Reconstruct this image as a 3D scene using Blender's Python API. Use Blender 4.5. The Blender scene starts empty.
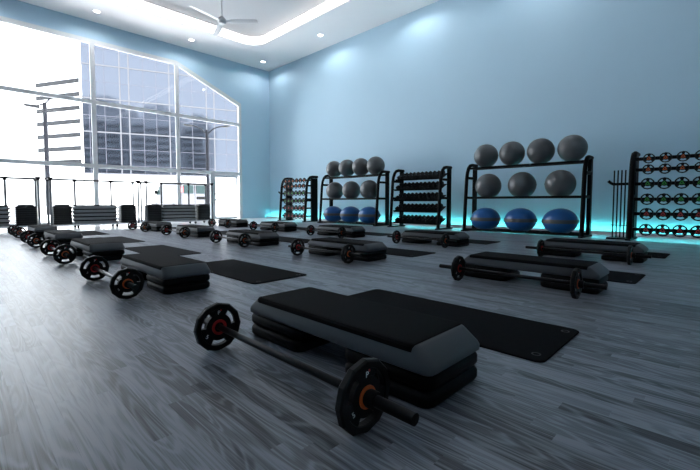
import bpy, bmesh, math, random
from mathutils import Vector, Matrix
random.seed(7)
PI = math.pi
sc = bpy.context.scene
COL = sc.collection

# ------------------------------------------------------------------ camera
CAM_H, YAW, PITCH = 0.8, math.radians(45.517), math.radians(2.956)
FPX, PPY = 386.74, 222.39
cd = bpy.data.cameras.new('camera')
cd.sensor_width = 36.0
cd.lens = FPX / 700.0 * 36.0
cd.shift_y = (PPY - 235.0) / 700.0
cd.clip_start, cd.clip_end = 0.05, 600
cam = bpy.data.objects.new('camera', cd)
cam.location = (0, 0, CAM_H)
cam.rotation_euler = (PI / 2 - PITCH, 0, -YAW)
COL.objects.link(cam)
sc.camera = cam

# ------------------------------------------------------------------ world, exposure
SKY = 7.0
w = bpy.data.worlds.new('overcast_sky'); sc.world = w; w.use_nodes = True
bg = w.node_tree.nodes['Background']
bg.inputs[0].default_value = (0.88, 0.93, 1.0, 1); bg.inputs[1].default_value = SKY
vs = sc.view_settings
sc.display_settings.display_device = 'sRGB'
vs.view_transform = 'Standard'; vs.look = 'None'; vs.gamma = 1.0; vs.use_curve_mapping = False
vs.exposure = 0.0
COVE_E, DOWN_W, LED_E = 2.3, 62.0, 46.0
sd = bpy.data.lights.new('ceiling_bounce_sun', 'SUN'); sd.energy = 31.0; sd.angle = math.radians(4); sd.color = (1.0, 0.97, 0.93)  # added sun: its bounce off the ground outside brightens the ceiling
ceiling_bounce_sun = bpy.data.objects.new('ceiling_bounce_sun', sd); COL.objects.link(ceiling_bounce_sun); ceiling_bounce_sun.location = (20, -30, 60)
ceiling_bounce_sun.rotation_euler = Vector((-0.30, 0.62, -0.95)).to_track_quat('-Z', 'Y').to_euler()

# ------------------------------------------------------------------ helpers
def tag(o, label=None, cat=None, group=None, kind=None):
    if label: o['label'] = label
    if cat: o['category'] = cat
    if group: o['group'] = group
    if kind: o['kind'] = kind
    return o

def empty(name, loc=(0, 0, 0), rz=0.0, parent=None):
    o = bpy.data.objects.new(name, None); COL.objects.link(o)
    o.empty_display_size = 0.1
    o.location = loc; o.rotation_euler = (0, 0, rz)
    if parent: o.parent = parent
    return o

def copy_tree(o, parent=None):
    c = o.copy(); COL.objects.link(c)
    if parent: c.parent = parent
    for ch in list(o.children): copy_tree(ch, c)
    return c

class MB:
    def __init__(s): s.v = []; s.f = []; s.sm = []
    def add(s, vs_, fs, smooth=False):
        b = len(s.v); s.v += [tuple(p) for p in vs_]
        for f in fs: s.f.append(tuple(b + i for i in f)); s.sm.append(smooth)
        return s
    def box(s, x0, x1, y0, y1, z0, z1):
        return s.add([(x0,y0,z0),(x1,y0,z0),(x1,y1,z0),(x0,y1,z0),(x0,y0,z1),(x1,y0,z1),(x1,y1,z1),(x0,y1,z1)],
              [(3,2,1,0),(4,5,6,7),(0,1,5,4),(1,2,6,5),(2,3,7,6),(3,0,4,7)])
    def loft(s, rings, smooth=False, caps=True, closed=False):
        n = len(rings[0]); vs_ = [p for r in rings for p in r]; fs = []
        m = len(rings)
        for k in range(m if closed else m - 1):
            k2 = (k + 1) % m
            for i in range(n):
                j = (i + 1) % n
                fs.append((k*n+i, k*n+j, k2*n+j, k2*n+i))
        s.add(vs_, fs, smooth)
        if caps and not closed:
            s.add(rings[0], [tuple(range(n))[::-1]]); s.add(rings[-1], [tuple(range(n))])
        return s
    def tube(s, path, r, n=10, smooth=True, caps=True):
        P = [Vector(p) for p in path]; rings = []
        t = (P[1]-P[0]).normalized()
        a = Vector((0,0,1)) if abs(t.z) < .9 else Vector((1,0,0))
        u = t.cross(a).normalized()
        for i, p in enumerate(P):
            if i == 0: tt = (P[1]-P[0]).normalized()
            elif i == len(P)-1: tt = (P[-1]-P[-2]).normalized()
            else: tt = ((P[i+1]-p).normalized() + (p-P[i-1]).normalized()).normalized()
            u = (u - tt*u.dot(tt)).normalized(); v = tt.cross(u)
            rr = r[i] if isinstance(r, (list, tuple)) else r
            rings.append([p + (u*math.cos(2*PI*k/n) + v*math.sin(2*PI*k/n))*rr for k in range(n)])
        return s.loft(rings, smooth, caps)
    def lathe(s, prof, n=24, axis='z', c=(0,0,0), smooth=True):
        rings = []
        for r, h_ in prof:
            ring = []
            for k in range(n):
                a = 2*PI*k/n; x, y = r*math.cos(a), r*math.sin(a)
                q = {'z': (x, y, h_), 'y': (x, h_, y), 'x': (h_, x, y)}[axis]
                ring.append((q[0]+c[0], q[1]+c[1], q[2]+c[2]))
            rings.append(ring)
        return s.loft(rings, smooth)
    def extrude(s, poly, axis, a, b, smooth=False):
        def mp(p, h_): return {'z': (p[0], p[1], h_), 'y': (p[0], h_, p[1]), 'x': (h_, p[0], p[1])}[axis]
        return s.loft([[mp(p, a) for p in poly], [mp(p, b) for p in poly]], smooth)
    def mesh(s, name, mat):
        me = bpy.data.meshes.new(name)
        me.from_pydata(s.v, [], s.f)
        bm = bmesh.new(); bm.from_mesh(me)
        for i, f in enumerate(bm.faces): f.smooth = s.sm[i]
        bmesh.ops.remove_doubles(bm, verts=bm.verts, dist=1e-5)
        bmesh.ops.recalc_face_normals(bm, faces=bm.faces)
        bm.to_mesh(me); bm.free()
        if any(s.sm):
            try: me.set_sharp_from_angle(angle=math.radians(42))
            except Exception: pass
        me.materials.append(mat)
        return me
    def build(s, name, mat, parent=None, loc=None):
        o = bpy.data.objects.new(name, s.mesh(name, mat)); COL.objects.link(o)
        if parent: o.parent = parent
        if loc: o.location = loc
        return o

def inst(name, me, parent=None, loc=(0,0,0), rz=0.0):
    o = bpy.data.objects.new(name, me); COL.objects.link(o)
    o.location = loc; o.rotation_euler = (0,0,rz)
    if parent: o.parent = parent
    return o

def rrect(hx, hy, r, z, n=5, cx=0.0, cy=0.0):
    pts = []
    for (sx, sy, a0) in ((1,1,0),(-1,1,PI/2),(-1,-1,PI),(1,-1,1.5*PI)):
        for k in range(n):
            a = a0 + PI/2*k/(n-1)
            pts.append((cx + sx*(hx-r) + r*math.cos(a), cy + sy*(hy-r) + r*math.sin(a), z))
    return pts

def arc(c, r, a0, a1, n): return [(c[0]+r*math.cos(a0+(a1-a0)*k/n), c[1]+r*math.sin(a0+(a1-a0)*k/n)) for k in range(n+1)]

ORD = ['first','second','third','fourth','fifth','sixth','seventh','eighth','ninth','tenth','eleventh','twelfth']

# ------------------------------------------------------------------ materials
MAT = {}
def mat(name, color, rough=0.5, metal=0.0, spec=0.5, vary=0.06, vscale=6.0, bump=0.0, bscale=80.0, coat=0.0):
    m = bpy.data.materials.new(name); m.use_nodes = True; MAT[name] = m
    nt = m.node_tree; b = nt.nodes['Principled BSDF']
    b.inputs['Roughness'].default_value = rough; b.inputs['Metallic'].default_value = metal
    b.inputs['Specular IOR Level'].default_value = spec
    if coat: b.inputs['Coat Weight'].default_value = coat
    tc = nt.nodes.new('ShaderNodeTexCoord')
    nz = nt.nodes.new('ShaderNodeTexNoise'); nz.inputs['Scale'].default_value = vscale; nz.inputs['Detail'].default_value = 3
    nt.links.new(tc.outputs['Object'], nz.inputs['Vector'])
    mx = nt.nodes.new('ShaderNodeMix'); mx.data_type = 'RGBA'
    c = Vector(color)
    mx.inputs[6].default_value = (*(c*(1-vary)), 1); mx.inputs[7].default_value = (*[min(1, k) for k in c*(1+vary)], 1)
    nt.links.new(nz.outputs['Fac'], mx.inputs[0]); nt.links.new(mx.outputs[2], b.inputs['Base Color'])
    if bump:
        n2 = nt.nodes.new('ShaderNodeTexNoise'); n2.inputs['Scale'].default_value = bscale
        nt.links.new(tc.outputs['Object'], n2.inputs['Vector'])
        bp = nt.nodes.new('ShaderNodeBump'); bp.inputs['Strength'].default_value = bump; bp.inputs['Distance'].default_value = 0.004
        nt.links.new(n2.outputs['Fac'], bp.inputs['Height']); nt.links.new(bp.outputs['Normal'], b.inputs['Normal'])
    return m

def emis(name, color, strength):
    m = bpy.data.materials.new(name); m.use_nodes = True; nt = m.node_tree
    nt.nodes.remove(nt.nodes['Principled BSDF'])
    e = nt.nodes.new('ShaderNodeEmission'); e.inputs[0].default_value = (*color, 1); e.inputs[1].default_value = strength
    nt.links.new(e.outputs[0], nt.nodes['Material Output'].inputs[0]); MAT[name] = m
    return m

def glass_mat(name, tint=(0.97,0.985,0.99), ior=1.27, rough=0.0):
    m = bpy.data.materials.new(name); m.use_nodes = True; nt = m.node_tree
    nt.nodes.remove(nt.nodes['Principled BSDF'])
    t = nt.nodes.new('ShaderNodeBsdfTransparent'); t.inputs[0].default_value = (*tint, 1)
    g = nt.nodes.new('ShaderNodeBsdfGlossy'); g.inputs['Roughness'].default_value = rough
    fr = nt.nodes.new('ShaderNodeFresnel'); fr.inputs['IOR'].default_value = ior
    mx = nt.nodes.new('ShaderNodeMixShader')
    nt.links.new(fr.outputs[0], mx.inputs[0]); nt.links.new(t.outputs[0], mx.inputs[1]); nt.links.new(g.outputs[0], mx.inputs[2])
    nt.links.new(mx.outputs[0], nt.nodes['Material Output'].inputs[0]); MAT[name] = m
    return m

def wood_mat(name, per_island):
    m = bpy.data.materials.new(name); m.use_nodes = True; MAT[name] = m
    nt = m.node_tree; N = nt.nodes.new; L = nt.links.new
    b = nt.nodes['Principled BSDF']
    geo = N('ShaderNodeNewGeometry')
    if per_island: rnd = geo.outputs['Random Per Island']
    else: rnd = N('ShaderNodeObjectInfo').outputs['Random']
    def mth(op, a, bb=None):
        n = N('ShaderNodeMath'); n.operation = op
        for i, s in enumerate((a, bb)):
            if s is None: continue
            if hasattr(s, 'is_linked'): L(s, n.inputs[i])
            else: n.inputs[i].default_value = s
        return n.outputs[0]
    off = N('ShaderNodeCombineXYZ'); L(mth('MULTIPLY', rnd, 37.0), off.inputs[0]); L(mth('MULTIPLY', rnd, 91.0), off.inputs[1])
    add = N('ShaderNodeVectorMath'); add.operation = 'ADD'; L(geo.outputs['Position'], add.inputs[0]); L(off.outputs[0], add.inputs[1])
    def noise(sx, sy, scale, detail=3, dist=0.0):
        mp = N('ShaderNodeMapping'); mp.inputs['Scale'].default_value = (sx, sy, 1); L(add.outputs[0], mp.inputs[0])
        n = N('ShaderNodeTexNoise'); n.inputs['Scale'].default_value = scale; n.inputs['Detail'].default_value = detail
        n.inputs['Distortion'].default_value = dist; L(mp.outputs[0], n.inputs['Vector']); return n.outputs['Fac']
    cath = mth('ADD', mth('MULTIPLY', mth('SINE', mth('MULTIPLY', noise(10, 1.25, 1.0, 1.2, 0.4), 66.0)), 0.5), 0.5)
    cath = mth('POWER', cath, 2.2)
    fib = noise(190, 3.2, 1.0, 4)
    blotch = noise(9, 1.2, 1.0, 2)
    v = mth('ADD', mth('MULTIPLY', cath, 0.30), mth('ADD', mth('MULTIPLY', fib, 0.95), mth('MULTIPLY', blotch, 0.40)))
    v = mth('ADD', v, mth('MULTIPLY', mth('SUBTRACT', rnd, 0.5), 0.40))
    cr = N('ShaderNodeValToRGB'); L(v, cr.inputs[0])
    cr.color_ramp.elements[0].position = 0.40; cr.color_ramp.elements[0].color = (0.024, 0.028, 0.034, 1)
    cr.color_ramp.elements[1].position = 1.0; cr.color_ramp.elements[1].color = (0.22, 0.235, 0.268, 1)
    L(cr.outputs[0], b.inputs['Base Color'])
    b.inputs['Roughness'].default_value = 0.36
    L(mth('ADD', mth('MULTIPLY', fib, 0.16), 0.28), b.inputs['Roughness'])
    b.inputs['Specular IOR Level'].default_value = 0.22
    bp = N('ShaderNodeBump'); bp.inputs['Strength'].default_value = 0.12; bp.inputs['Distance'].default_value = 0.002
    L(mth('ADD', mth('MULTIPLY', fib, 0.5), mth('MULTIPLY', cath, 0.3)), bp.inputs['Height']); L(bp.outputs['Normal'], b.inputs['Normal'])
    return m

def speckle_mat(name, base, dark):
    m = bpy.data.materials.new(name); m.use_nodes = True; MAT[name] = m
    nt = m.node_tree; N = nt.nodes.new; L = nt.links.new; b = nt.nodes['Principled BSDF']
    geo = N('ShaderNodeNewGeometry'); vo = N('ShaderNodeTexVoronoi'); vo.inputs['Scale'].default_value = 26
    L(geo.outputs['Position'], vo.inputs['Vector'])
    cr = N('ShaderNodeValToRGB'); L(vo.outputs['Color'], cr.inputs[0])
    cr.color_ramp.elements[0].color = (*dark, 1); cr.color_ramp.elements[1].color = (*base, 1); cr.color_ramp.elements[1].position = 0.45
    L(cr.outputs[0], b.inputs['Base Color']); b.inputs['Roughness'].default_value = 0.2
    return m

M_wall = mat('blue_wall_paint', (0.43, 0.60, 0.722), 0.6, vary=0.015, vscale=2, spec=0.35)
M_wallother = mat('plain_blue_wall_paint', (0.43, 0.60, 0.722), 0.6, vary=0.015, vscale=2, spec=0.3)
M_ceil = mat('white_ceiling_paint', (0.90, 0.875, 0.885), 0.8, vary=0.01, spec=0.2)
M_frame = mat('grey_window_frame', (0.66, 0.66, 0.67), 0.5, vary=0.03, spec=0.3)
M_doorfr = mat('pale_door_frame', (0.62, 0.64, 0.66), 0.4, vary=0.03)
M_pane = glass_mat('window_glass')
M_wood1 = wood_mat('grey_oak_plank', False)
M_wood2 = wood_mat('grey_oak_plank_field', True)
M_sub = mat('dark_subfloor', (0.03, 0.032, 0.035), 0.8)
M_border = speckle_mat('pale_terrazzo', (0.82, 0.83, 0.83), (0.60, 0.62, 0.62))
M_cove = emis('cove_light_white', (1.0, 0.985, 0.97), COVE_E)
M_led = emis('turquoise_led', (0.12, 0.95, 0.87), LED_E)
M_lens = emis('downlight_lens', (1.0, 0.98, 0.95), 12.0)
M_white = mat('white_plastic', (0.75, 0.75, 0.76), 0.4, vary=0.02)
M_fan = mat('white_fan_enamel', (0.66, 0.66, 0.68), 0.5, vary=0.02)
M_rubber = mat('black_rubber', (0.004, 0.0042, 0.005), 0.55, vary=0.15, spec=0.2, bump=0.15)
M_pad = mat('black_step_pad', (0.0045, 0.0048, 0.0055), 0.85, vary=0.15, spec=0.05, bump=0.4, bscale=220)
M_deck = mat('grey_step_plastic', (0.060, 0.064, 0.070), 0.5, vary=0.04, spec=0.25, bump=0.08, bscale=300)
M_riser = mat('black_riser_plastic', (0.004, 0.0042, 0.005), 0.5, vary=0.1, spec=0.07)
M_mat = mat('black_mat_foam', (0.0045, 0.0048, 0.006), 0.85, vary=0.12, spec=0.04, bump=0.25, bscale=260)
M_ring = mat('mat_eyelet', (0.010, 0.012, 0.014), 0.5, spec=0.2)
M_bar = mat('dark_chrome_bar', (0.006, 0.006, 0.007), 0.32, metal=0.0, spec=0.2, vary=0.05)
M_plate = mat('black_plate_rubber', (0.004, 0.004, 0.0045), 0.5, vary=0.12, spec=0.2)
M_orange = mat('orange_hub', (0.62, 0.11, 0.02), 0.4, vary=0.05)
M_red = mat('red_hub', (0.42, 0.018, 0.018), 0.4, vary=0.05)
M_green = mat('green_hub', (0.03, 0.26, 0.03), 0.4, vary=0.05)
M_print = mat('white_print', (0.75, 0.75, 0.75), 0.5, vary=0.02)
M_reddot = mat('red_print', (0.6, 0.03, 0.03), 0.5, vary=0.02)
M_steel = mat('black_rack_steel', (0.004, 0.0042, 0.0045), 0.5, vary=0.1, spec=0.07)
M_ball = mat('grey_ball_vinyl', (0.085, 0.088, 0.090), 0.36, vary=0.04, spec=0.5)
M_blue = mat('blue_ball_vinyl', (0.007, 0.085, 0.27), 0.28, vary=0.05, spec=0.55)
M_belt = mat('grey_belt', (0.07, 0.068, 0.066), 0.55, vary=0.05)
M_chrome = mat('chrome_pole', (0.55, 0.55, 0.58), 0.25, metal=0.9, vary=0.03)
M_db = mat('black_dumbbell', (0.004, 0.004, 0.0045), 0.45, vary=0.1, spec=0.25)
M_rail = mat('grey_rail', (0.06, 0.06, 0.065), 0.5, vary=0.03, spec=0.2)
M_pole = mat('grey_pole', (0.20, 0.20, 0.21), 0.45, vary=0.03, spec=0.3)
M_base = mat('white_rack_base', (0.70, 0.70, 0.72), 0.4, vary=0.02)

# ------------------------------------------------------------------ room
XR, YW, HC = 11.729, 17.453, 7.629      # right wall, window wall, ceiling
XL, YN = -4.6, -5.0
EX, EY = 9.86, 12.72                    # where the wood ends and the pale border begins

# floor: subfloor + planks + border
floor = MB().box(XL-.3, XR+.7, YN-.3, YW+.3, -0.20, -0.012).build('floor', M_sub); tag(floor, kind='structure')
bm_ = MB(); bm_.box(EX+.012, XR+.4, YN, YW+.05, -0.012, 0.0); bm_.box(XL, EX+.012, EY+.012, YW+.05, -0.012, 0.0)
bm_.build('stone_border', M_border, floor)
tm = MB(); tm.box(EX, EX+.011, YN, EY+.011, -0.012, 0.003); tm.box(XL, EX, EY, EY+.011, -0.012, 0.003)
tm.build('edge_strip', mat('grey_edge_strip', (0.25, 0.26, 0.27), 0.35, metal=0.6), floor)
PW, PL = 0.062, 0.86
rows_ = []
def project(x, y, z=0.0):
    cyaw, syaw = math.cos(YAW), math.sin(YAW)
    r = x*cyaw - y*syaw; f = x*syaw + y*cyaw; zz = z - CAM_H
    d = f*math.cos(PITCH) - zz*math.sin(PITCH); u = f*math.sin(PITCH) + zz*math.cos(PITCH)
    if d <= 0.05: return None
    return 350 + FPX*r/d, PPY - FPX*u/d, d
planks = []
nstrip = int((EX - XL)/PW)
for i in range(nstrip):
    x1 = EX - i*PW; x0 = x1 - PW
    y = YN - random.random()*PL
    while y < EY:
        ln = PL*random.uniform(0.7, 1.3)
        a, b_ = max(y, YN), min(y+ln, EY)
        if b_ - a > 0.02: planks.append((x0, x1, a, b_))
        y += ln
def score(p):
    best = 0
    cx = (p[0]+p[1])/2
    n = 0
    for k in range(5):
        q = project(cx, p[2] + (p[3]-p[2])*(k+.5)/5)
        if q and -5 < q[0] < 705 and 200 < q[1] < 475: n += 1/(q[2]**3)
    return n*(p[3]-p[2])
planks.sort(key=score, reverse=True)
near, rest = planks[:300], planks[300:]
G = 0.0001
pm = MB(); bev = 0.0002
def plank_shape(mb, x0, x1, y0, y1, zb=-0.012, zt=0.0, bev=bev):
    lo = [(x0,y0,zb),(x1,y0,zb),(x1,y1,zb),(x0,y1,zb)]; md = [(x0,y0,zt-bev),(x1,y0,zt-bev),(x1,y1,zt-bev),(x0,y1,zt-bev)]
    up = [(x0+bev,y0+bev,zt),(x1-bev,y0+bev,zt),(x1-bev,y1-bev,zt),(x0+bev,y1-bev,zt)]
    vs_ = lo+md+up; fs = [(8,9,10,11)]
    for k in (0, 4):
        for i in range(4): fs.append((k+i, k+(i+1)%4, k+4+(i+1)%4, k+4+i))
    mb.add(vs_, fs)
plank_shape(pm, -PW/2+G, PW/2-G, -0.5, 0.5)
pmesh = pm.mesh('plank', M_wood1)
for (x0, x1, a, b_) in near:
    o = inst('plank', pmesh, floor, ((x0+x1)/2, (a+b_)/2, 0)); o.scale = (1, b_-a-2*G, 1)
pf = MB()
for (x0, x1, a, b_) in rest: plank_shape(pf, x0+G, x1-G, a+G, b_-G, bev=0.0002)
o = pf.build('plank_field', M_wood2, floor); tag(o, kind='stuff')

# window wall: built round the opening (window continues left beyond the frame)
WX0, WXR, WZ, WKX, WKZ = -2.46, 10.06, 6.96, 6.96, 5.66
T = 0.07
wm = MB()
def prism_y(poly, y0=YW, y1=YW+T): wm.extrude(poly, 'y', y0, y1)
prism_y([(XL-.3,0),(WX0,0),(WX0,HC+.6),(XL-.3,HC+.6)])
prism_y([(WX0,WZ),(WKX,WZ),(WKX,HC+.6),(WX0,HC+.6)])
prism_y([(WKX,WZ),(WXR,WKZ),(WXR,HC+.6),(WKX,HC+.6)])
prism_y([(WXR,0),(XR+.7,0),(XR+.7,HC+.6),(WXR,HC+.6)])
o = wm.build('wall_far', M_wallother); tag(o, kind='structure')
# right wall
o = MB().box(XR, XR+.3, YN-.3, YW, -.012, HC+.6).build('wall_right', M_wall); tag(o, kind='structure')
o = MB().box(XL-.3, XL, YN-.3, YW, -.012, HC+.6).build('wall_left', M_wallother); tag(o, kind='structure')
o = MB().box(XL, XR, YN-.3, YN, -.012, HC+.6).build('wall_near', M_wallother); tag(o, kind='structure')
# LED channel on the floor, a hand's width off the wall, open towards it
led = empty('led_strip', (XR-.25, (YN+YW)/2, 0.0))
tag(led, 'turquoise glowing LED strip along the foot of the long blue wall', 'light strip')
hl = (YW-YN)/2 - .05
ch = MB(); ch.box(-.05, .04, -hl, hl, 0, .008); ch.box(-.05, -.04, -hl, hl, .008, .072); ch.box(-.05, .010, -hl, hl, .072, .078)
ch.build('channel', M_base, led)
dm = MB(); dm.box(-.039, -.030, -hl, hl, .010, .055); dm.build('diffuser', M_led, led)

# ceiling: soffit ring with rounded tray, inner ceiling
TX0, TX1, TY0, TY1, TR = -2.5, 9.60, -2.9, 15.25, 0.75
ZI = HC + 0.42
hole = rrect((TX1-TX0)/2, (TY1-TY0)/2, TR, 0, n=12, cx=(TX0+TX1)/2, cy=(TY0+TY1)/2)
outer = []
cx_, cy_ = (TX0+TX1)/2, (TY0+TY1)/2
for p in hole:
    dx, dy = p[0]-cx_, p[1]-cy_
    hx, hy = (TX1-TX0)/2, (TY1-TY0)/2
    outer.append((p[0] if abs(dx) < hx-TR-1e-6 else (XR+.01 if dx > 0 else XL-.01), p[1] if abs(dy) < hy-TR-1e-6 else (YW+.01 if dy > 0 else YN-.01)))
# use straight mapping: each rounded corner fans out to the room corner
cm = MB(); n = len(hole)
def zr(r, z): return [(p[0], p[1], z) for p in r]
cm.loft([zr(hole, HC), zr(outer, HC), zr(outer, HC+.55), zr(hole, HC+.55)], closed=True)
ceil_o = cm.build('ceiling', M_ceil); tag(ceil_o, kind='structure')
MB().box(TX0-.3, TX1+.3, TY0-.3, TY1+.3, HC+.551, HC+.7).build('ceiling_cap', M_ceil, ceil_o)
MB().extrude([(p[0], p[1]) for p in rrect((TX1-TX0)/2-.002, (TY1-TY0)/2-.002, TR, 0, 12, cx_, cy_)], 'z', ZI, HC+.55).build('tray_panel', mat('dimmed_tray_paint', (0.52, 0.52, 0.54), 0.8, vary=0.01, spec=0.2), ceil_o)  # tray colour darker than the soffit, to offset the strong cove glow
cv = MB()
r0 = rrect((TX1-TX0)/2-.004, (TY1-TY0)/2-.004, TR, 0, 12, cx_, cy_); r1 = rrect((TX1-TX0)/2-.03, (TY1-TY0)/2-.03, TR-.02, 0, 12, cx_, cy_)
cv.loft([zr(r0, HC+.025), zr(r1, HC+.025), zr(r1, ZI-.06), zr(r0, ZI-.06)], closed=True)
o = cv.build('cove_light', M_cove); tag(o, 'white glowing cove light band round the ceiling tray', 'cove light')

# downlights
dl_lab = {(3.788,16.42): 'round recessed downlight above the left window mullion', (7.202,16.42): 'round recessed downlight above the sloped window corner',
          (10.72,16.45): 'round recessed downlight nearest the room corner', (10.70,12.2): 'round recessed downlight over the ball rack wall, right of the corner one'}
spots = list(dl_lab) + [(0.37,16.42), (10.70, 7.92), (10.70, 3.64)]
extra = {(0.37,16.42): 'recessed downlight at the far left above the window, out of the frame', (10.70,7.92): 'recessed downlight above the dumbbell rack casting the pale scallop on the wall', (10.70,3.64): 'recessed downlight above the nearer ball rack, out of the frame'}
for (x, y) in spots:
    d = empty('downlight', (x, y, HC)); tag(d, dl_lab.get((x,y)) or extra[(x,y)], 'downlight', 'recessed ceiling downlights')
    MB().loft([[(q[0]*math.cos(2*PI*j/24), q[0]*math.sin(2*PI*j/24), q[1]) for j in range(24)] for q in ((.105,-.001),(.14,-.001),(.146,-.006),(.14,-.012),(.108,-.010))], True, closed=True).build('trim_ring', M_white, d)
    MB().lathe([(.001,-.002),(.106,-.002),(.106,-.007),(.001,-.009)], 24).build('lens', M_lens, d)
    ld = bpy.data.lights.new('downlight_lamp', 'SPOT'); ld.energy = DOWN_W; ld.spot_size = math.radians(166); ld.spot_blend = 0.4
    ld.shadow_soft_size = 0.05; ld.color = (0.95, 0.98, 1.0)
    lo = bpy.data.objects.new('downlight_lamp', ld); COL.objects.link(lo); lo.parent = d; lo.location = (0,0,-.10)

# ceiling fan
fx, fy, fz = 6.03, 11.52, 6.45
fan = empty('ceiling_fan', (fx, fy, fz)); tag(fan, 'white three blade ceiling fan on a long rod below the ceiling tray', 'ceiling fan')
MB().tube([(0,0,.1),(0,0,ZI-fz)], .022, 10).build('down_rod', M_fan, fan)
MB().lathe([(.005,0),(.075,0),(.08,-.12),(.02,-.13)], 16, c=(0,0,ZI-fz)).build('canopy', M_fan, fan)
MB().lathe([(.005,-.10),(.09,-.09),(.125,-.03),(.125,.05),(.07,.12),(.005,.13)], 20).build('motor', M_fan, fan)
bl = MB()
pr = [(.10,.05),(.3,.10),(.65,.11),(1.05,.095),(1.13,.06)]
tw = math.radians(-16)
up, dn = [], []
rings = []
for r_, hw in pr:
    cz, sz = math.cos(tw), math.sin(tw)
    ring = []
    for (yy, zz) in ((-hw,0),(-hw*.5,.012),(hw*.5,.012),(hw,0),(hw*.5,-.006),(-hw*.5,-.006)):
        ring.append((r_, yy*cz - zz*sz, yy*sz + zz*cz))
    rings.append(ring)
bl.loft(rings, True)
bme = bl.mesh('blade', M_fan)
for hd in (16.6, 136.6, 256.6):
    inst('blade', bme, fan, (0,0,-.02), math.radians(90-hd))

# window_1: frame, mullions, transoms, panes ; door_1
W1 = empty('window_1', (0, YW, 0)); tag(W1, kind='structure')
FW, FD0, FD1 = 0.085, -0.03, 0.06       # half width, inner and outer face (local y)
def bar_poly(p, name='frame_member', m=M_frame, par=W1, a=FD0, b_=FD1): return MB().extrude(p, 'y', a, b_).build(name, m, par)
MXS = [WX0+.08, 0.68, 3.82, 6.96, WXR-.07]
ZT1, ZT2 = 4.62, 2.20
# head
bar_poly([(WX0,WZ-.17),(WKX-.03,WZ-.17),(WKX+.02,WZ),(WX0,WZ)], 'head_rail')
sl = (WKZ-WZ)/(WXR-WKX)
bar_poly([(WKX-.03,WZ-.17),(WXR,WKZ-.19),(WXR,WKZ),(WKX+.02,WZ)], 'sloped_head_rail')
def ztop(x): return WZ-.17 if x <= WKX else WZ-.18+sl*(x-WKX)
for i, x in enumerate(MXS):
    hw = .07 if i in (0, 4) else .075
    bar_poly([(x-hw,0),(x+hw,0),(x+hw,ztop(x+hw)),(x-hw,ztop(x-hw))], 'mullion')
DL, DR = 8.50, WXR-.14
for i in range(4):
    a, b_ = MXS[i]+.075, MXS[i+1]-.072
    for z in (ZT1, ZT2): bar_poly([(a,z-.07),(b_,z-.07),(b_,z+.07),(a,z+.07)], 'transom')
    for z0, z1 in ((ZT1+.07, None), (ZT2+.07, ZT1-.07), (.07, ZT2-.07)):
        bb = b_
        if z1 is not None and z1 < 3 and i == 3: bb = DL-.09
        poly = [(a,z0),(bb,z0),(bb,z1 or ztop(bb)),(a,z1 or ztop(a))]
        bar_poly(poly, 'pane', M_pane, W1, .045, .055)
    bar_poly([(a,0),(b_ if i < 3 else DL-.09,0),(b_ if i < 3 else DL-.09,.07),(a,.07)], 'sill_rail')
bar_poly([(DL-.09,0),(DL+.09,0),(DL+.09,ZT2-.07),(DL-.09,ZT2-.07)], 'door_post', M_doorfr)
D1o = empty('door_1', ((DL+DR)/2, YW, 0)); tag(D1o, kind='structure')
dw = (DR-DL)/2 - .10; dz = ZT2-.08
dfm = MB()
for (x0, x1, z0, z1) in ((-dw,-dw+.07,.01,dz),(dw-.07,dw,.01,dz),(-dw+.07,dw-.07,.01,.10),(-dw+.07,dw-.07,dz-.12,dz)): dfm.box(x0,x1,.0,.06,z0,z1)
dfm.build('door_frame', M_doorfr, D1o)
MB().box(-dw+.07, dw-.07, .025, .037, .10, dz-.12).build('pane', M_pane, D1o)
hp = [(-dw+.035, -.0, .88)] + [(-dw+.035+.11*math.sin(PI*k/8)*.9, -.07*math.sin(PI*k/8)-.0, .88+.36*k/8) for k in range(1,8)] + [(-dw+.035, -.0, 1.24)]
MB().tube(hp, .03, 8).build('handle', M_steel, D1o)

# ------------------------------------------------------------------ step bench
RH, DZ, TOP = 0.068, 0.136, 0.2375
def riser_mesh():
    m = MB(); prof = [(.86,.0),(.95,.005),(1.0,.018),(1.0,.048),(.95,.062),(.86,.068)]
    m.loft([rrect(.213-.16*(1-k), .240-.16*(1-k), .05, z, 5) for k, z in prof], True)
    return m.mesh('riser', M_riser)
ME_riser = riser_mesh()
def deck_mesh(scale_y=1.0):
    m = MB()
    spec = [(.207,.637,.035,DZ),(.215,.646,.040,DZ+.006),(.215,.647,.040,DZ+.026),(.212,.640,.040,DZ+.040),(.202,.578,.035,TOP-.010),(.197,.566,.035,TOP-.002)]
    m.loft([rrect(a, b, r, z, 6) for a, b, r, z in spec], True)
    return m.mesh('platform', M_deck)
ME_deck = deck_mesh()
def pad_mesh():
    m = MB(); z = TOP
    prof = [(-.2080,z-.026),(-.2090,z-.022),(-.2065,z-.008),(-.198,z+.001),(-.186,z+.0030),(.186,z+.0030),(.198,z+.001),(.2065,z-.008),(.2090,z-.022),(.2080,z-.026)]
    ends = [(-.556,.955),(-.552,.985),(-.535,1.0),(.535,1.0),(.552,.985),(.556,.955)]
    m.loft([[(x*k, y, zz if k == 1.0 else zz-.003*(1-k)/.045) for x, zz in prof] for y, k in ends], False)
    return m.mesh('top_pad', M_pad)
ME_pad = pad_mesh()
def make_bench():
    t = empty('step_bench')
    inst('platform', ME_deck, t); inst('top_pad', ME_pad, t)
    for s in (-1, 1):
        for k in range(2): inst('riser', ME_riser, t, (0, s*.402, k*RH))
    return t

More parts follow.
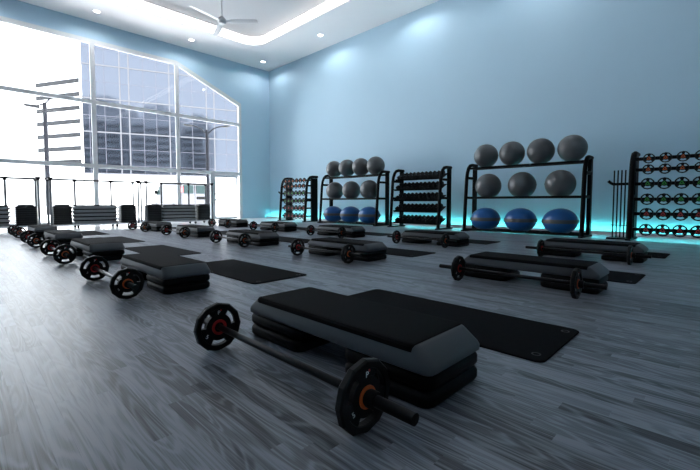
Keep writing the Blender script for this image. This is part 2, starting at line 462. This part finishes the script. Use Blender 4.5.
# ------------------------------------------------------------------ weight plate / barbell
PR, PT = 0.131, 0.034
def plate_mb(R=PR, T_=PT, axis='y', fi=.745, fh=.55, sp=33):
    m = MB(); h_ = T_/2
    def pol(r, a): return (r*math.cos(a), r*math.sin(a))
    N12 = 12
    def orad(a):   # 12-sided rim
        st = 2*PI/N12; k = (a % st) - st/2
        return R*math.cos(st/2)/math.cos(k)
    ri, rh = R*fi, R*fh
    # rim
    n = 48; rings = []
    for j in range(n):
        a = 2*PI*j/n
        ro = orad(a)
        rings.append([pol(ri, a)+(-h_*.7,), pol(ri*1.03, a)+(-h_,), pol(ro*.95, a)+(-h_,), pol(ro, a)+(-h_*.6,), pol(ro, a)+(h_*.6,), pol(ro*.95, a)+(h_,), pol(ri*1.03, a)+(h_,), pol(ri, a)+(h_*.7,)])
    def sw(p): return (p[0], p[2], p[1]) if axis == 'y' else (p[2], p[0], p[1])
    m.loft([[sw(p) for p in r] for r in rings], False, closed=True)
    # hub
    n = 24; rings = []
    for j in range(n):
        a = 2*PI*j/n
        rings.append([pol(R*.11, a)+(-h_*.8,), pol(rh, a)+(-h_*.8,), pol(rh, a)+(h_*.8,), pol(R*.11, a)+(h_*.8,)])
    m.loft([[sw(p) for p in r] for r in rings], False, closed=True)
    # three broad spokes
    for c in (90, 210, 330):
        a0, a1 = math.radians(c-sp), math.radians(c+sp)
        poly = arc((0,0), rh*.96, a0, a1, 5) + arc((0,0), ri*1.02, a1, a0, 5)
        m.loft([[sw(p+(-h_*.75,)) for p in poly], [sw(p+(h_*.75,)) for p in poly]])
    return m
ME_plate = plate_mb().mesh('plate', M_plate)
def ring_mb(r0, r1, y0, y1, n=24, axis='y', a0=0.0, a1=2*PI):
    m = MB(); rings = []
    full = abs(a1-a0-2*PI) < 1e-6
    for j in range(n if full else n+1):
        a = a0+(a1-a0)*j/n; c, s = math.cos(a), math.sin(a)
        q = [(r0,y0),(r1,y0),(r1,y1),(r0,y1)]
        rings.append([(r*c, h_, r*s) if axis == 'y' else (h_, r*c, r*s) for r, h_ in q])
    return m.loft(rings, False, closed=full)
gap = math.radians(-20)
ME_ring_or = ring_mb(.027, .041, PT*.36, PT*.36+.006).mesh('hub_ring', M_orange)
ME_ring_rd = ring_mb(.027, .041, -PT*.36-.006, -PT*.36).mesh('hub_ring', M_red)
# lettering: strokes on the spokes, both faces
def text_mesh(txt, size, m_):
    cu = bpy.data.curves.new('lettering', 'FONT'); cu.body = txt; cu.size = size; cu.align_x = 'CENTER'; cu.align_y = 'CENTER'; cu.extrude = .0008
    to = bpy.data.objects.new('tmp', cu); COL.objects.link(to)
    dg = bpy.context.evaluated_depsgraph_get(); me = bpy.data.meshes.new_from_object(to.evaluated_get(dg))
    bpy.data.objects.remove(to); me.materials.clear(); me.materials.append(m_); me.name = 'lettering'
    return me
ME_P, ME_5, ME_dot = text_mesh('P', .030, M_print), text_mesh('5', .028, M_print), MB().lathe([(.001,0),(.005,0),(.005,.001),(.001,.001)], 8).mesh('letter_dot', M_reddot)
def make_plate(parent, y, outer):      # outer=+1: orange face towards +y
    p = inst('plate', ME_plate, parent, (0, y, 0), 0 if outer > 0 else PI)
    inst('hub_ring', ME_ring_or, p); inst('hub_ring', ME_ring_rd, p)
    for face in (1, -1):
        for (me, ang, rr) in ((ME_P, 90, .078), (ME_5, 210, .078)):
            a = math.radians(ang)
            o = inst('lettering', me, p, (rr*math.cos(a)*(1 if face < 0 else -1), face*(PT*.375+.0012), rr*math.sin(a)))
            o.rotation_euler = (PI/2, 0, 0) if face < 0 else (PI/2, 0, PI)
            tilt = Matrix.Rotation(math.radians(0 if ang == 90 else 25), 4, 'Y')
            o.rotation_euler = (tilt @ o.rotation_euler.to_matrix().to_4x4()).to_euler()
        o = inst('letter_dot', ME_dot, p, (0.012*(1 if face < 0 else -1), face*(PT*.375+.001), .090)); o.rotation_euler = (PI/2, 0, 0)
    return p
BHALF, PY = 0.738, 0.538
ME_bar = MB().lathe([(.001,-BHALF),(.015,-BHALF),(.0165,-BHALF+.003),(.0165,BHALF-.003),(.015,BHALF),(.001,BHALF)], 14, 'y').mesh('bar', M_bar)
ME_sleeve = MB().lathe([(.0167,-.09),(.0205,-.09),(.0205,.09),(.001,.091)], 14, 'y').mesh('sleeve', M_rubber)
ME_collar = MB().lathe([(.017,-.018),(.030,-.018),(.032,-.012),(.032,.012),(.028,.02),(.017,.02)], 16, 'y').mesh('collar', M_rubber)
def make_barbell():
    t = empty('barbell')
    b = empty('tmp')
    bpy.data.objects.remove(b)
    inst('bar', ME_bar, t, (0, 0, PR*.966))
    for s in (-1, 1):
        p = make_plate(t, s*PY, s); p.location.z = PR*.966; p.rotation_euler.y = 0
        inst('collar', ME_collar, t, (0, s*(PY+.038), PR*.966))
        inst('sleeve', ME_sleeve, t, (0, s*(BHALF-.075), PR*.966), 0 if s > 0 else PI)
    return t
ME_mat = MB().loft([rrect(.338,.826,.045,0,6), rrect(.341,.829,.047,.003,6), rrect(.341,.829,.047,.007,6), rrect(.337,.825,.045,.010,6)], False).mesh('exercise_mat', M_mat)
ME_eye = ring_mb(.016, .024, 0, .0015, 18).mesh('eyelet', M_ring)
ME_eye.transform(Matrix.Rotation(-PI/2, 4, 'X'))

CX = [0.975, 3.588, 6.008]; CY = [1.444, 4.091, 6.70, 9.28, 11.868]
colname = ['left-hand', 'middle', 'right-hand']
rowname = ['nearest the camera', 'second from the camera', 'third from the camera', 'fourth from the camera', 'farthest, by the window']
pb, pbar = make_bench(), make_barbell()
first = True
for i in range(3):
    for j in range(5):
        x, y = CX[i], CY[j]
        b = pb if first else copy_tree(pb); b.location = (x+.462, y-.019, 0)
        tag(b, 'grey step bench with black pad and risers in the %s column, %s' % (colname[i], rowname[j]), 'step bench', 'step benches set out in rows')
        k = pbar if first else copy_tree(pbar); k.location = (x, y-(.018 if j == 0 else 0), 0)
        tag(k, 'low barbell with one black plate each end, %s column, %s' % (colname[i], rowname[j]), 'barbell', 'barbells beside the step benches')
        m = inst('exercise_mat', ME_mat, None, (x+1.370, y+.016, 0))
        tag(m, 'black exercise mat lying right of the %s column step bench, %s' % (colname[i], rowname[j]), 'mat', 'black exercise mats on the wood floor')
        inst('eyelet', ME_eye, m, (-.25, -.765, .0101)); inst('eyelet', ME_eye, m, (.25, -.765, .0101))
        first = False

# ------------------------------------------------------------------ racks along the right wall
FXF, FXR = 9.90, 10.50      # front and rear post lines
def side_frame(par, y, rear_w=.045, zt=1.85, panel=False):
    f = MB(); r = .055 if panel else .048
    path = [(FXF, y, .03), (FXF+.10, y, 1.30)]
    path += [(FXF+.115, y, 1.46), (FXF+.15, y, 1.62), (FXF+.215, y, 1.75), (FXF+.30, y, 1.825), (FXF+.42, y, zt)]
    path += [(FXR+.09, y, zt)]
    f.tube(path, r, 10); f.build('front_post', M_steel, par)
    p = MB()
    if panel: p.box(FXR-.26, FXR+.07, y-.035, y+.035, .03, zt-.06)
    else: p.box(FXR-.07, FXR+.06, y-.04, y+.04, .03, zt)
    p.build('rear_post', M_steel, par)
    MB().loft([[(FXF-.10,y-.045,0),(FXF-.10,y+.045,0),(FXF-.10,y+.045,.035),(FXF-.10,y-.045,.035)], [(FXR+.16,y-.045,0),(FXR+.16,y+.045,0),(FXR+.16,y+.045,.035),(FXR+.16,y-.045,.035)]]).build('foot', M_steel, par)
    for z in (1.48, .93):
        xf = FXF + .10*z/1.3
        MB().box(xf, FXR, y-.028, y+.028, z-.035, z+.035).build('brace', M_steel, par)

def ball_rack(y0, y1, label, nm):
    t = empty('ball_rack', (0,0,0)); tag(t, label, 'ball rack', 'ball racks against the blue wall')
    for y in (y0, y1): side_frame(t, y)
    for zs in (1.76, .945, .075):
        xf = FXF + .10*min(zs,1.3)/1.3 + (.14 if zs > 1.5 else 0)
        sh = MB()
        sh.box(xf-.03, xf+.03, y0+.03, y1-.03, zs-.045, zs+.012); sh.box(FXR-.14, FXR-.08, y0+.03, y1-.03, zs-.045, zs+.012)
        for y in (y0+.06, y1-.06) + (((y0+y1)/2,) if zs > 1.5 else (y0+.345*(y1-y0), y0+.655*(y1-y0))): sh.box(xf, FXR-.08, y-.015, y+.015, zs-.04, zs-.005)
        sh.build('shelf', M_steel, t)
    L = y1 - y0
    xc = 10.20
    # balls sit between two rails: top and middle rows are grey
    R = .318
    def zsit(zs, R_, xf): # rail half spacing
        g = ((FXR-.14) - (xf+.03))/2; return zs + .012 + math.sqrt(max(R_*R_ - g*g, 0))
    for row, zs, cnt, ys in (('top shelf', 1.76, 4, [y0+.33+k*(L-.76)/3 for k in range(4)]), ('middle shelf', .945, 3, [y0+.55+k*(L-1.10)/2 for k in range(3)])):
        xf = FXF + .10*min(zs,1.3)/1.3 + (.14 if zs > 1.5 else 0)
        xm = ((FXR-.14)+(xf+.03))/2
        for k, y in enumerate(ys):
            R = .318 if row[0] == 't' else .338
            b = inst('exercise_ball', ME_ball, None, (xm, y, zsit(zs, R, xf)), random.uniform(0, 6)); b.scale = (R/.318,)*3
            inst('plug', ME_plug, b); inst('ridge_rings', ME_ridge, b)
            tag(b, 'grey exercise ball, %s from the right on the %s of the %s ball rack' % (ORD[k], row, nm), 'exercise ball', 'grey exercise balls on racks')
    for k in range(3):
        y = y0 + .52 + k*(L-1.02)/2
        xf = FXF + .006; xm = ((FXR-.14)+(xf+.03))/2
        g = ((FXR-.14)-(xf+.03))/2
        b = inst('balance_ball', ME_blue, None, (xm, y, .087 + .312*math.sqrt(1-(g/.385)**2)))
        inst('belt', ME_belt, b)
        tag(b, 'blue ball with grey belt, %s from the right on the bottom shelf, %s rack' % (ORD[k], nm), 'exercise ball', 'blue belted balls on bottom shelves')
    return t
def ell(rx, rz, n=32, m=18):
    return MB().lathe([(max(rx*math.sin(PI*k/m), .0008), -rz*math.cos(PI*k/m)) for k in range(m+1)], n)
ME_ball = ell(.318, .318).mesh('exercise_ball', M_ball)
ME_plug = MB().lathe([(.001,0),(.016,0),(.014,.004),(.001,.005)], 10, 'x', (.3165,0,0)).mesh('plug', M_steel)
rg = MB()
for a in (.5, .8, 1.15, 1.5, 1.85, 2.2, 2.55):
    rr, zz = .318*math.sin(a), -.318*math.cos(a)
    rg.loft([[(r*math.cos(2*PI*j/32), r*math.sin(2*PI*j/32), z) for j in range(32)] for r, z in ((rr-.004, zz-.006), (rr+.0012, zz), (rr-.004, zz+.006))], True, caps=False)
ME_ridge = rg.mesh('ridge_rings', M_ball)
ME_blue = ell(.385, .312).mesh('balance_ball', M_blue)
ME_belt = MB().loft([[(r*math.cos(2*PI*j/40), r*math.sin(2*PI*j/40), z) for j in range(40)] for r, z in ((.372,-.045),(.392,-.043),(.396,0),(.392,.043),(.372,.045))], True, caps=False).mesh('belt', M_belt)

ball_rack(2.38, 5.27, 'black steel ball rack with ten balls, nearer the camera, right of dumbbells', 'nearer')
ball_rack(8.50, 11.36, 'black steel ball rack with ten balls, farther away, left of dumbbells', 'farther')

# dumbbell rack
dr = empty('dumbbell_rack', (0,0,0)); tag(dr, 'black steel dumbbell rack with five full sloping shelves between two ball racks', 'dumbbell rack')
DY0, DY1 = 6.10, 7.88
for y in (DY0, DY1): side_frame(dr, y)
ME_head = MB().extrude([(.062*math.cos(PI/6+k*PI/3), .062*math.sin(PI/6+k*PI/3)) for k in range(6)], 'x', -.045, .045).mesh('head', M_db)
ME_grip = MB().lathe([(.013,-.075),(.016,-.03),(.017,0),(.016,.03),(.013,.075)], 10, 'x').mesh('handle', M_chrome)
shelf_names = ['top', 'second', 'third', 'fourth', 'bottom']
tl = math.radians(26)
for s_, z in enumerate((1.66, 1.335, 1.0, .655, .29)):
    xm = 10.17 + (.10 if s_ == 0 else 0.03*(s_ == 1))
    sh = MB(); c, s = math.cos(tl), math.sin(tl)
    def pt(u, v): return (xm + u*c - v*s, z + u*s + v*c)
    poly = [pt(-.20,-.085), pt(.20,-.085), pt(.20,-.066), pt(-.185,-.066), pt(-.185,-.03), pt(-.20,-.03)]
    sh.extrude(poly, 'y', DY0+.03, DY1-.03)
    sh.build('shelf', M_steel, dr)
    for k in range(11):
        y = DY0 + .14 + k*.150
        d = empty('dumbbell', (xm, y, z)); d.rotation_euler = (0, -tl, 0)
        inst('head', ME_head, d, (-.105,0,-.002)); inst('head', ME_head, d, (.105,0,-.002)); inst('handle', ME_grip, d, (0,0,-.002))
        tag(d, 'black hex dumbbell, %s from the right on the %s shelf of the dumbbell rack' % (ORD[k], shelf_names[s_]), 'dumbbell', 'dumbbells on the rack')

# plate racks
PRM, PTM = .130, .036
ME_rplate = {}
ME_rp = plate_mb(PRM, PTM, 'x', .78, .44, 20).mesh('plate_disc', M_plate)
ME_rh = {}
for nm, m_ in (('orange', M_orange), ('green', M_green), ('red', M_red)):
    mm = ring_mb(.016, .034, -PTM*.4-.007, -PTM*.4, 18, 'x')
    for c in (90, 210, 330):
        a = math.radians(c); u = (math.cos(a), math.sin(a)); v = (-u[1], u[0])
        p4 = [(u[0]*r_+v[0]*w_, u[1]*r_+v[1]*w_) for r_, w_ in ((.03,-.010),(.052,-.007),(.052,.007),(.03,.010))]
        mm.extrude(p4, 'x', -PTM*.4-.005, -PTM*.36)
    ME_rh[nm] = mm.mesh('hub', m_)
def plate_rack(y0, y1, label, nm, ndraw):
    t = empty('plate_rack', (0,0,0)); tag(t, label, 'plate rack', 'plate racks against the blue wall')
    for y in (y0, y1): side_frame(t, y, panel=True)
    zs = [1.705, 1.478, 1.186, .866, .563, .235]
    colr = ['orange', 'orange', 'green', 'green', 'red', 'red']
    sizes = [.80, .80, .92, .92, .965, .965]
    for r, z in enumerate(zs):
        xb = 10.06 if z > 1.6 else 10.02
        m = MB(); m.box(xb, xb+.045, y0+.02, y1-.02, z-.034, z+.034)
        m.box(xb+.02, FXR-.05, y0+.02, y0+.05, z-.03, z+.03); m.box(xb+.02, FXR-.05, y1-.05, y1-.02, z-.03, z+.03)
        m.build('rail', M_steel, t)
        for k in range(6):
            y = y1 - .272 - k*(y1-y0-.46)/5
            MB().tube([(xb, y, z), (xb-.10, y, z)], .012, 8).build('peg', M_chrome, t) if False else inst('peg', ME_peg, t, (xb, y, z))
            p = empty('weight_plate', (xb-.02, y, z))
            s = sizes[r]
            a = inst('disc', ME_rp, p); b = inst('hub', ME_rh[colr[r]], p)
            a.scale = b.scale = (1, s, s)
            tag(p, 'black weight plate with %s hub, %s from the left, %s row, %s rack' % (colr[r], ORD[k], ['top','second','third','fourth','fifth','bottom'][r], nm), 'weight plate', 'weight plates on the %s rack' % nm)
    # hook arm and bar holder on the window side
    MB().tube([(10.20, y1+.02, 1.20), (10.20, y1+.36, 1.20), (10.18, y1+.40, 1.225), (10.17, y1+.45, 1.275)], .030, 8).build('bar_hook', M_steel, t)
    if nm == 'right-hand':
        MB().tube([(10.20, y1+.02, .30), (10.20, y1+.38, .30)], .008, 6).build('bar_rail', M_steel, t)
        MB().box(9.98, 10.42, y1+.05, y1+.42, 0, .035).build('bar_tray', M_steel, t)
    return t
ME_peg = MB().tube([(0,0,0), (-.08,0,0)], .011, 8).mesh('peg', M_steel)
PY1 = 1.50
plate_rack(-.30, PY1, 'black steel plate rack with rows of weight plates at the right edge', 'right-hand', 6)
plate_rack(12.30, 14.02, 'small looking black plate rack farthest away beside the room corner', 'farthest', 6)
ME_sbar = MB().lathe([(.001,0),(.0135,0),(.0135,1.46),(.011,1.463),(.001,1.463)], 10).mesh('storage_bar', M_steel)
for k in range(4):
    o = inst('barbell_bar', ME_sbar, None, (10.145, PY1+.335-k*.068, .035))
    tag(o, 'bare black bar standing upright beside the right-hand plate rack, %s from the left' % ORD[k], 'bar', 'upright bars beside the plate rack')

# ------------------------------------------------------------------ step storage racks by the window
SY0, SY1, SZ = 14.40, 14.95, 1.50
ME_fit = MB().lathe([(.018,-.05),(.035,-.05),(.07,.03),(.07,.045),(.018,.046)], 8).mesh('fitting', M_steel)
ME_cast = MB().lathe([(.005,-.025),(.045,-.025),(.05,-.015),(.05,.015),(.045,.025),(.005,.025)], 14, 'x').mesh('castor', M_rubber)
ME_sriser = MB().loft([rrect(.236+d, .206+d, .03, z, 4) for d, z in ((-.014,0),(0,.006),(0,.050),(-.014,.0625))], False).mesh('riser_block', mat('stored_riser_plastic', (0.012, 0.0125, 0.014), 0.45, spec=0.35))
def make_srack(x0, x1, label):
    t = empty('step_storage_rack', (0,0,0)); tag(t, label, 'storage rack', 'step storage racks by the window')
    m = MB(); m.box(x0-.02, x1+.02, SY0-.04, SY0+.02, .085, .125); m.box(x0-.02, x1+.02, SY1-.02, SY1+.04, .085, .125)
    for x in (x0, (x0+x1)/2, x1): m.box(x-.025, x+.025, SY0+.02, SY1-.02, .085, .125)
    m.box(x0, x1, SY0, SY1, .10, .13)
    m.build('base', M_base, t)
    for x in (x0+.10, x0+.66, x1-.66, x1-.10):
        for y in (SY0+.02, SY1-.04): inst('castor', ME_cast, t, (x, y, .050))
    xs = [x0, x0+(x1-x0)*.29, x0+(x1-x0)*.715, x1]
    for x, y in [(xs[0],SY0),(xs[0],SY1),(xs[1],SY1),(xs[2],SY1),(xs[3],SY1),(xs[3],SY0)]:
        MB().tube([(x,y,.10),(x,y,SZ)], .031, 8).build('pole', M_pole, t)
        inst('fitting', ME_fit, t, (x, y, SZ))
    MB().tube([(xs[0],SY1,SZ+.01),(xs[3],SY1,SZ+.01)], .030, 8).build('top_rail', M_rail, t)
    for x in (xs[0], xs[3]): MB().tube([(x,SY0,SZ+.01),(x,SY1,SZ+.01)], .030, 8).build('end_rail', M_rail, t)
    return t
# plain decks (no risers) stacked
dk = MB()
dk.loft([rrect(b*.97, a, r, z, 6) for a, b, r, z in [(.188,.600,.05,0),(.206,.640,.06,.010),(.208,.650,.06,.020),(.208,.650,.06,.046),(.190,.60,.05,.060),(.180,.585,.05,.084)]], True)
ME_sdeck = dk.mesh('deck', mat('grey_stored_step', (0.24, 0.245, 0.26), 0.42, vary=0.04))
sp = MB(); sp.loft([rrect(b*.97, a, r, z, 6) for a, b, r, z in [(.186,.590,.04,.0842),(.190,.597,.04,.092),(.190,.597,.04,.112),(.174,.58,.035,.118)]], True)
ME_spad = sp.mesh('pad', M_pad)
unit_names = ['leftmost', 'middle', 'right-hand']
for u, (x0, x1, lab) in enumerate(((-.72, 1.70, 'chrome wheeled rack of stacked steps at the left edge of the window'), (1.985, 4.37, 'chrome wheeled rack of stacked steps in the middle of the window'), (4.625, 7.0, 'chrome wheeled rack of stacked steps in front of the van'))):
    make_srack(x0, x1, lab)
    w_ = x1-x0
    yc = (SY0+SY1)/2
    for side, xc in (('left', x0+.29), ('right', x1-.28)):
        if u == 0 and side == 'left': continue
        for k in range(10):
            o = inst('riser_block', ME_sriser, None, (xc, yc, .13+k*.0625))
            if k == 9: o.scale = (.78, .85, .7)
            tag(o, 'black riser block, %s from the bottom, %s stack of the %s storage rack' % (ORD[k], side, unit_names[u]), 'riser block', 'stacked riser blocks on storage racks')
    for k in range(5):
        o = inst('step_deck', ME_sdeck, None, ((x0+x1)/2-.02, yc, .13+k*.1182)); inst('pad', ME_spad, o)
        tag(o, 'grey step deck lying %s from the bottom in the %s storage rack' % (ORD[k], unit_names[u]), 'step deck', 'stacked step decks on storage racks')

# ------------------------------------------------------------------ outside
M_ground = mat('pale_concrete', (0.88, 0.88, 0.88), 0.8, vary=0.03, vscale=.5)
M_bwhite = mat('white_building_render', (0.80, 0.80, 0.80), 0.7, vary=0.02)
M_fglass = mat('coated_facade_glass', (0.094, 0.103, 0.124), 0.06, metal=1.0, vary=0.05, vscale=.2)
M_fdark = mat('strip_window_glass', (0.022, 0.0225, 0.024), 0.2, metal=0.9, vary=0.8, vscale=.5)
M_fmull = mat('white_facade_bar', (0.060, 0.062, 0.070), 0.6, vary=0.02, spec=0.1)
M_lilac = mat('lilac_joint', (0.026, 0.027, 0.040), 0.6, vary=0.02)
M_lamp = mat('dark_lamp_post', (0.006, 0.0062, 0.009), 0.6, vary=0.05, spec=0.1)
M_lamphead = mat('grey_lamp_head', (0.010, 0.0105, 0.012), 0.6, spec=0.1)
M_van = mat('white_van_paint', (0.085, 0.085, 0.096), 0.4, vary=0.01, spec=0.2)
M_vglass = mat('van_glass', (0.016, 0.027, 0.028), 0.2, vary=0.3, spec=0.1)
M_tower = mat('grey_tower_cladding', (0.30, 0.32, 0.35), 0.7, vary=0.2, vscale=.1)
M_towerl = mat('pale_tower_cladding', (0.40, 0.42, 0.45), 0.7, vary=0.1, vscale=.1)

o = MB().box(-140, 140, YW+T+.0, 160, -.25, -.02).build('ground_outside', M_ground); tag(o, kind='structure')
bl_o = Vector((16.6, 88.5, 0)); ux = Vector((.927, -.375, 0)).normalized(); rzb = math.atan2(ux.y, ux.x)
fb = empty('glass_office_building', bl_o, rzb); tag(fb, 'tall glass office building with white grid bars beyond the window', 'building')
FWID, FTOP = 29.3, 46.0
MB().extrude([(.9,.35),(FWID+.7,.35),(FWID+.7,26),(14.5,26)], 'z', 6.4, FTOP).build('core', M_bwhite, fb)
MB().extrude([(.85,.2),(FWID+.2,.2),(FWID+.2,26),(14.5,26)], 'z', -.02, 6.38).build('podium', M_bwhite, fb)
vpos = [.55, 2.0, 4.55, 7.15, 8.69, 11.2, 13.5, 15.9, 17.4, 20.2, 23.0, 24.55, 27.0, FWID]
zpos = [6.4, 8.02, 11.2, 14.37, 17.5, 20.72, 23.9, 27.07, 30.2, 33.4, 36.6, 39.8, 42.9, FTOP]
pc = {}
for a, b_ in zip(vpos[:-1], vpos[1:]):
    for c, d in zip(zpos[:-1], zpos[1:]):
        key = (round(b_-a, 3), round(d-c, 3))
        if key not in pc: pc[key] = MB().box(-(b_-a)/2+.04, (b_-a)/2-.04, 0, .06, -(d-c)/2+.04, (d-c)/2-.04).mesh('glass_panel', M_fglass)
        p = inst('glass_panel', pc[key], fb, ((a+b_)/2, .12, (c+d)/2)); p.rotation_euler = (random.uniform(-.006,.006), 0, random.uniform(-.006,.006))
jt = M_lilac
for k, t_ in enumerate(vpos):
    big = k in (0, 3, 4, 7, 8, 10, 11, 13)
    w_ = .12 if big else .05
    MB().box(t_-w_, t_+w_, .0 if big else .10, .3, 6.4, FTOP).build('vertical_bar', M_fmull if big else jt, fb)
for k, z in enumerate(zpos):
    big = k in (0, 3, 5, 7, 9, 11)
    w_ = .13 if big else .05
    MB().box(.55, FWID, .03 if big else .11, .3, z-w_, z+w_).build('horizontal_bar', M_fmull if big else jt, fb)
# dark return face on the right edge with windows
for k in range(12): MB().box(FWID+.16, FWID+.62, .25, .40, 7.2+k*3.17, 9.0+k*3.17).build('side_window', M_fdark, fb)

# white building with ribbon windows
ang = math.radians(90+26.6)
wb = empty('ribbon_window_building', (16.75, 88.95, 0), ang); tag(wb, 'white office building with dark ribbon windows left of the glass facade', 'building')
MB().extrude([(-1.1,0),(26,0),(26,-14),(6.1,-14)], 'z', -.02, 34).build('body', M_bwhite, wb)
seg = [-.8, .9, 3.0, 4.6, 7.0, 9.0, 10.9]
for k in range(7):
    z = 8.6 + 2.53*k
    for a, b_ in zip(seg[:-1], seg[1:]):
        MB().box(a+.03, b_-.03, -.05, .06, z-.42, z+.42).build('window', M_fdark, wb)

# towers opposite, seen only in the facade's reflection
for (x, y, wx, wy, h_, m_, lab) in ((-68, -62, 34, 20, 57, M_tower, 'dark stepped office tower mirrored in the left part of the glass facade'), (-35, -60, 26, 20, 53, M_towerl, 'banded grey tower mirrored in the middle of the glass facade'), (-15, -66, 12, 18, 50, M_tower, 'narrow dark tower mirrored right of centre in the glass facade')):
    t = empty('mirrored_tower', (x, y, 0)); tag(t, lab, 'building', 'towers mirrored in the glass facade')
    m = MB(); m.box(-wx/2, wx/2, -wy/2, wy/2, 0, h_*.86); m.box(-wx*.3, wx*.2, -wy*.4, wy*.4, h_*.86, h_); m.box(wx*.25, wx*.42, -wy*.3, wy*.3, h_*.86, h_*.93)
    m.build('body', m_, t)
    s = MB()
    for k in range(int(h_*.82/3.4)): s.box(-wx/2+1, wx/2-1, wy/2, wy/2+.1, 2.2+k*3.4, 3.9+k*3.4)
    s.build('ribbon_windows', M_fdark, t)

# lamp posts
def lamp_post(x, y, h_, rz, label, sty):
    t = empty('street_lamp', (x, y, 0), rz); tag(t, label, 'street lamp', 'street lamps outside')
    MB().tube([(0,0,-.02),(0,0,h_)], [.15,.115] if sty == 0 else [.115,.095], 12).build('pole', M_lamp, t)
    for s in (-1, 1):
        if sty == 0:
            MB().tube([(0,0,h_-.1),(s*.25,0,h_+.02+.18*s),(s*.42,0,h_+.10+.34*s)], .05, 8).build('arm', M_lamp, t)
            m = MB(); c = Vector((s*.72,0,h_+.10+.36*s))
            m.loft([[(c.x-.36,-.16,c.z-.03),(c.x-.36,.16,c.z-.03),(c.x-.36,.16,c.z+.09),(c.x-.36,-.16,c.z+.09)],[(c.x+.36,-.22,c.z-.14),(c.x+.36,.22,c.z-.14),(c.x+.36,.22,c.z+.04),(c.x+.36,-.22,c.z+.04)]])
            m.build('lamp_head', M_lamphead, t)
        else:
            MB().tube([(0,0,h_-.25),(s*.36,0,h_+.08),(s*.70,0,h_+.22),(s*.92,0,h_+.26)], .04, 8).build('arm', M_lamp, t)
            m = MB(); m.loft([rrect(.10,.1,.05,0,4), rrect(.28,.14,.1,.04,4), rrect(.23,.11,.1,.10,4)], True)
            hd = m.build('lamp_head', M_lamphead, t); hd.location = (s*1.12,0,h_+.21); hd.rotation_euler = (0, -s*.12, 0)
    return t
lamp_post(4.26, 31.83, 7.25, math.radians(-30), 'dark street lamp with two tilted floodlight heads at the left window bay', 0)
lamp_post(11.09, 23.33, 5.28, math.radians(-35), 'dark street lamp with two curved arms outside the right window bay', 1)

# van, seen from its rear corner
va = math.radians(0)
van = empty('white_van', (11.58, 26.36, 0)); tag(van, 'white panel van parked outside the window, seen from behind', 'van')
# local frame: x across (rear width), y forward
VW, VL, VH = 1.86, 5.1, 1.95
prof = [(0,.36),(0,1.2),(.05,1.95),(.12,2.12),(.3,2.18),(3.3,2.18),(3.55,2.12),(4.20,1.32),(4.95,1.14),(5.1,.95),(5.1,.40),(5.0,.34)]
vb = MB()
rings = []
for xx, ins in ((-VW/2,.05),(-VW/2+.06,0),(VW/2-.06,0),(VW/2,.05)):
    cyy, czz = 2.5, 1.0
    rings.append([(xx, cyy+(p[0]-cyy)*(1-ins*.4), czz+(p[1]-czz)*(1-ins*.9)) for p in prof])
vb.loft(rings); vb.build('body', M_van, van)
for s in (-1, 1):
    MB().box(s*.44-.33, s*.44+.33, -.012, .06, 1.42, 1.98).build('rear_window', M_vglass, van)
    MB().extrude([(3.05,1.36),(4.02,1.36),(3.52,1.96),(3.05,2.0)], 'x', s*(VW/2-.02), s*(VW/2+.006)).build('side_window', M_vglass, van)
    MB().box(s*.88-.05, s*.88+.05, -.03, .05, 1.50, 1.85).build('tail_light', mat('tail_light_red', (0.75,0.06,0.06), 0.3), van)
    for y in (1.25, 4.1):
        wl = MB().lathe([(.02,-.1),(.20,-.1),(.34,-.11),(.39,-.07),(.39,.07),(.34,.11),(.20,.1),(.02,.1)], 20, 'x').build('wheel', M_rubber, van, (s*(VW/2-.09), y, .37))
    mr = MB(); mr.box(s*(VW/2+.10)-.08, s*(VW/2+.10)+.08, 3.85, 3.98, 1.40, 1.70); mr.build('side_mirror', M_steel, van)
MB().box(-.01, .01, -.008, .02, .52, 2.05).build('door_seam', M_steel, van)
MB().box(.12, .76, -.02, .03, 1.02, 1.20).build('licence_panel', M_steel, van)
MB().box(-VW/2+.02, VW/2-.02, -.10, .03, .40, .58).build('bumper', M_van, van)
van.rotation_euler = (0, 0, math.radians(3))
